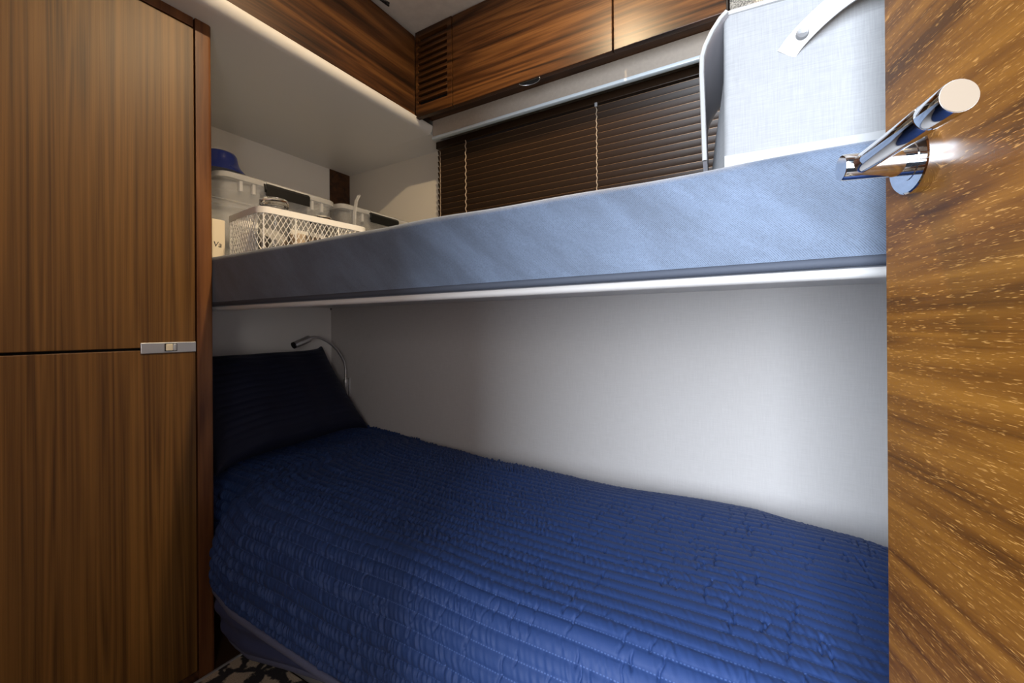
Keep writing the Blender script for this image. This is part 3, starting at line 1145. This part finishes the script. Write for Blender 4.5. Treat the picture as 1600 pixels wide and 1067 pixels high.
bm = bmesh.new()
nw = 74
for k in range(nw):
    for sg in (-1, 1):
        s0 = PER * k / nw
        pts = []
        for j in range(9):
            t = j / 8
            x, y = on_path(s0 + sg * t * 0.070)
            pts.append((x, y, 0.002 + t * (BH - 0.012)))
        join(bm, tube(pts, 0.00105, 4, cap=False))
wm = put('mesh_wall', bm, 'white_coated', bk)
tag(wm, kind='stuff')
po, pi_ = basket_path(-0.001), basket_path(0.0035)
n = len(po) - 1
bm = bmesh.new()
rings = [[bm.verts.new((x, y, z)) for x, y in pp[:-1]] for pp, z in ((po, BH - 0.0185), (po, BH - 0.001), (pi_, BH), (pi_, BH - 0.0185))]
for a in range(4):
    A_, B_ = rings[a], rings[(a + 1) % 4]
    for k in range(n):
        bm.faces.new((A_[k], A_[(k + 1) % n], B_[(k + 1) % n], B_[k]))
bmesh.ops.recalc_face_normals(bm, faces=list(bm.faces))
put('rim', bm, 'white_coated', bk, smooth=True)
for s in (0.028, 0.115, 0.25, 0.42, 0.60, 0.72, 0.90):
    x, y = on_path(s)
    put('upright', tube([(x, y, 0.001), (x, y, BH - 0.01)], 0.0022, 8), 'white_coated', bk, smooth=True)
bm = bmesh.new()
for k in range(11):
    y = 0.02 + k * (BL - 0.04) / 10
    join(bm, tube([(-BW + 0.004, y, 0.002), (-0.004, y, 0.002)], 0.0012, 5))
put('base_wires', bm, 'white_coated', bk)


def jar(cx, cy, rj, top, label):
    t = thing('glass_jar', label, 'jar', (cx, cy, MZ + 0.0045), group='clear glass jars in the wire basket')
    z0 = MZ + 0.0045
    put('body', lathe([(0.0, z0), (rj - 0.004, z0), (rj, z0 + 0.006), (rj, top - 0.04), (rj - 0.008, top - 0.026), (rj - 0.010, top - 0.022), (rj - 0.013, top - 0.022), (rj - 0.004, top - 0.042), (rj - 0.004, z0 + 0.008), (0.0, z0 + 0.005)], cx, cy, 36), 'jar_glass', t, smooth=True)
    put('lid', lathe([(rj - 0.005, top - 0.021), (rj - 0.003, top - 0.019), (rj - 0.003, top - 0.006), (rj - 0.008, top), (0.0, top)], cx, cy, 36), 'jar_glass', t, smooth=True)
    return t


jar(-1.235, 0.722, 0.042, 0.381, 'clear glass jar rising above the rim at the near corner of the basket')
jar(-1.215, 0.862, 0.038, 0.358, 'clear glass jar deeper in the wire basket, barely above its rim')
pk = put('white_packet', rbox(-1.345, -1.288, 0.680, 0.745, MZ + 0.0045, MZ + 0.085, 0.008, 3), 'packet_white', smooth=True)
tag(pk, 'crumpled white packet low in the wire basket beside the jar', 'packet')
pk = put('brown_packet', rbox(-1.335, -1.245, 0.80, 0.90, MZ + 0.0045, MZ + 0.095, 0.008, 3), 'brown_paper', smooth=True)
tag(pk, 'brown paper packet in the middle of the wire basket', 'packet')
tag(st, 'thin curved clear plastic strip standing up between the bins', 'strip')

# small cream carton with handwriting, left of the basket
ct = thing('cream_carton', 'small cream carton with handwritten letters beside the post', 'carton', (-1.383, 0.624, MZ))
put('carton', rbox(-1.425, -1.349, 0.608, 0.643, MZ, MZ + 0.112, 0.002), 'cream_card', ct)
fc = bpy.data.curves.new('handwriting', 'FONT')
fc.body = 'Va'
fc.size = 0.022
fc.extrude = 0.0002
fc.shear = 0.15
fo = bpy.data.objects.new('handwriting_curve', fc)
link(fo)
dg = bpy.context.evaluated_depsgraph_get()
me = bpy.data.meshes.new_from_object(fo.evaluated_get(dg))
bpy.data.objects.remove(fo)
me.transform(Matrix.Translation((-1.3486 + 1.383, 0.6105 - 0.624, 0.032)) @ Matrix.Rotation(R(90), 4, 'Z') @ Matrix.Rotation(R(90), 4, 'X'))
me.materials.clear()
me.materials.append(MATS['ink'])
ho = link(bpy.data.objects.new('handwriting', me))
ho.parent = ct

# ------------------------------------------------------------------ linen storage box
bx = thing('linen_box', 'white linen storage box with a strap handle and hanging lid', 'box', (-0.040, 0.621, MZ), R(4.5), local=True)
BXW, BXD, BXH = 0.335, 0.25, 0.208
nx_, nz_ = 60, 40
XX, ZZ = np.meshgrid(np.linspace(0, 1, nx_), np.linspace(0, 1, nz_), indexing='ij')
# outer walls as one loop: front, right, back, left with small corner radius
loop = []
rc = 0.008
for cx, cy, a0 in ((rc, rc, 180), (BXW - rc, rc, 270), (BXW - rc, BXD - rc, 0), (rc, BXD - rc, 90)):
    for k in range(5):
        a = R(a0 + 90 * k / 4)
        loop.append((cx + rc * math.cos(a), cy + rc * math.sin(a)))
    nxt = {180: ((rc, 0), (BXW - rc, 0)), 270: ((BXW, rc), (BXW, BXD - rc)), 0: ((BXW - rc, BXD), (rc, BXD)), 90: ((0, BXD - rc), (0, rc))}[a0]
    for k in range(1, 30):
        t = k / 30
        loop.append((nxt[0][0] + (nxt[1][0] - nxt[0][0]) * t, nxt[0][1] + (nxt[1][1] - nxt[0][1]) * t))
loop.append(loop[0])
zs = np.concatenate([np.linspace(0, BXH, 44)])
G = np.zeros((len(loop), len(zs), 3))
for i, (x, y) in enumerate(loop):
    for j, z in enumerate(zs):
        t = z / BXH
        # the front leans back above a soft crease at half height, the left side bellies out low down
        dy = 0.0
        if t > 0.50:
            dy = 0.010 * (t - 0.50) / 0.5
        f_front = max(0.0, 1 - y / 0.03)
        dy += 0.0025 * math.exp(-((t - 0.50) / 0.10) ** 2) * -1
        f_left = max(0.0, 1 - x / 0.03) * min(1, y / 0.02)
        dx = -0.020 * f_left * max(0, 1 - t / 0.62) ** 0.6 * math.sin(min(1, y / 0.12) * math.pi / 2)
        rip = 0.0006 * math.sin(x * 40 + z * 21)
        G[i, j] = (x + dx, y + (dy + rip) * f_front, z)
put_grid('walls', G, 'box_linen', bx, flip=False)
Gi = G.copy()
cc = np.array([BXW / 2, BXD / 2])
Gi[:, :, 0] = cc[0] + (G[:, :, 0] - cc[0]) * (1 - 0.010 / BXW * 2)
Gi[:, :, 1] = cc[1] + (G[:, :, 1] - cc[1]) * (1 - 0.012 / BXD * 2)
put_grid('lining', Gi, 'box_inner', bx, flip=True)
put('bottom', rbox(0.002, BXW - 0.002, 0.002, BXD - 0.002, 0.0, 0.004), 'box_linen', bx)
put('top_binding', tube([(p[0], p[1] + (0.010 * max(0, 1 - p[1] / 0.03)), BXH) for p in loop], 0.0036, 8, cap=False), 'box_trim', bx, smooth=True)
band = [(0.0, -0.0016, 0.0), (BXW, -0.0016, 0.0), (BXW, -0.0016, 0.0165), (0.0, -0.0016, 0.0165)]
put('bottom_band', rbox(-0.0005, BXW, -0.0022, 0.001, 0.0005, 0.0165, 0.0008), 'box_trim', bx)
# lid: folded over the left side and hanging beside the box
lp = [(0.002, BXH + 0.001), (-0.006, BXH - 0.006), (-0.016, BXH - 0.020), (-0.025, BXH - 0.038), (-0.0290, BXH - 0.052), (-0.0295, BXH - 0.075), (-0.0285, BXH - 0.11), (-0.0275, BXH - 0.150), (-0.0265, BXH - 0.192)]
th = 0.0052
outp = []
for i, p in enumerate(lp):
    q0, q1 = lp[max(i - 1, 0)], lp[min(i + 1, len(lp) - 1)]
    d_ = Vector((q1[0] - q0[0], q1[1] - q0[1])).normalized()
    outp.append((p[0] - d_.y * th * -1 * -1, p[1] + d_.x * th))
prof = lp + [(p[0] + 0.0, p[1]) for p in outp[::-1]]
bm = bmesh.new()
n = len(prof)
ra = [bm.verts.new((x, 0.004, z)) for x, z in prof]
rb_ = [bm.verts.new((x, BXD - 0.002, z)) for x, z in prof]
for i in range(n):
    j = (i + 1) % n
    bm.faces.new((ra[i], ra[j], rb_[j], rb_[i]))
bm.faces.new(ra[::-1])
bm.faces.new(rb_)
bmesh.ops.recalc_face_normals(bm, faces=list(bm.faces))
ld = put('lid', bm, 'box_inner', bx, smooth=True, label='lid flap hanging down beside the box')
put('lid_piping', tube([((a[0] + b[0]) / 2, 0.003, (a[1] + b[1]) / 2) for a, b in zip(lp, outp)], 0.0032, 8), 'box_trim', ld, smooth=True)
# strap handle on the front face
sp_ = []
for k in range(25):
    t = k / 24
    x = 0.069 + t * 0.190
    z = 0.131 + 0.050 * math.sin(math.pi * t) ** 0.8
    y = 0.001 - 0.022 * math.sin(math.pi * t)
    sp_.append((x, y, z))
sec = []
for k, p in enumerate(sp_):
    q0, q1 = Vector(sp_[max(k - 1, 0)]), Vector(sp_[min(k + 1, 24)])
    d_ = (q1 - q0).normalized()
    outn = Vector((0, -1, 0))
    wv = d_.cross(outn).normalized() * 0.0115
    nn = wv.cross(d_).normalized() * 0.0013
    p = Vector(p) + Vector((0, 0.0015, 0))
    sec.append([p + wv + nn, p + wv - nn, p - wv - nn, p - wv + nn, p + wv + nn])
bm = bmesh.new()
rings = [[bm.verts.new(q) for q in s_[:-1]] for s_ in sec]
for a, b in zip(rings[:-1], rings[1:]):
    for k in range(4):
        bm.faces.new((a[k], a[(k + 1) % 4], b[(k + 1) % 4], b[k]))
bm.faces.new(rings[0][::-1])
bm.faces.new(rings[-1])
bmesh.ops.recalc_face_normals(bm, faces=list(bm.faces))
sto = put('strap_handle', bm, 'strap_leather', bx)
for k in (2, 22):
    p = sp_[k]
    put('rivet', tube([(p[0], p[1] + 0.001, p[2]), (p[0], p[1] - 0.0015, p[2]), (p[0], p[1] - 0.003, p[2]), (p[0], p[1] - 0.0022, p[2])], [0.0068, 0.0068, 0.0058, 0.0018], 18), 'strap_rivet', sto, smooth=True)

# ------------------------------------------------------------------ open door on the right
th_ = math.asin(0.26)
dr = thing('door_1', 'open walnut cabin door with a chrome lever handle on the right', None, (0.0995, 0.5125, FLOOR + 0.012), th_, kind='structure', local=True)
HZ = 0.133 - FLOOR - 0.012
put('door_panel', rbox(0.0, 0.034, -0.62, 0.0, 0.0, 1.90, 0.0012), 'door_wood', dr)
ry = -0.050


def xtube(segs, y, z, n=40):
    return tube([(x, y, z) for x, _ in segs], [r for _, r in segs], n)


put('rose', xtube([(0.0, 0.0255), (-0.0085, 0.0255), (-0.0095, 0.0245), (-0.0095, 0.0150), (-0.0100, 0.0150), (-0.0100, 0.0135)], ry, HZ), 'chrome', dr, smooth=True)
put('neck', xtube([(-0.009, 0.0108), (-0.0545, 0.0108), (-0.0557, 0.0100)], ry, HZ), 'chrome', dr, smooth=True)
put('neck_ring', xtube([(-0.0195, 0.0108), (-0.0195, 0.0112), (-0.0205, 0.0112), (-0.0205, 0.0108)], ry, HZ), 'satin_nickel', dr, smooth=True)
LXv = -0.0435
pts = [(0.0, 0.0072), (-0.004, 0.0076), (-0.060, 0.0086), (-0.088, 0.0094), (-0.0885, 0.0091), (-0.0892, 0.0094), (-0.112, 0.0100), (-0.1128, 0.0097)]
lv = put('lever', tube([(LXv, ry + a, HZ) for a, _ in pts], [b for _, b in pts], 40), 'chrome', dr, smooth=True)
put('lever_cap', tube([(LXv, ry - 0.1128, HZ), (LXv, ry - 0.1132, HZ)], [0.0094, 0.0094], 40), 'satin_cap', lv, label='satin end cap')

# ------------------------------------------------------------------ rug
rg = thing('rug', 'beige rug with a black pattern on the floor below the quilt', 'rug', (-0.6, 0.3, FLOOR))
put('pile', rbox(-1.297, 0.05, -0.10, 0.690, FLOOR + 0.001, FLOOR + 0.012, 0.003), 'rug_wool', rg)
put('edge_binding', rbox(-1.306, -1.297, -0.10, 0.690, FLOOR + 0.001, FLOOR + 0.013, 0.002), 'grey_trim', rg, label='grey bound edge')
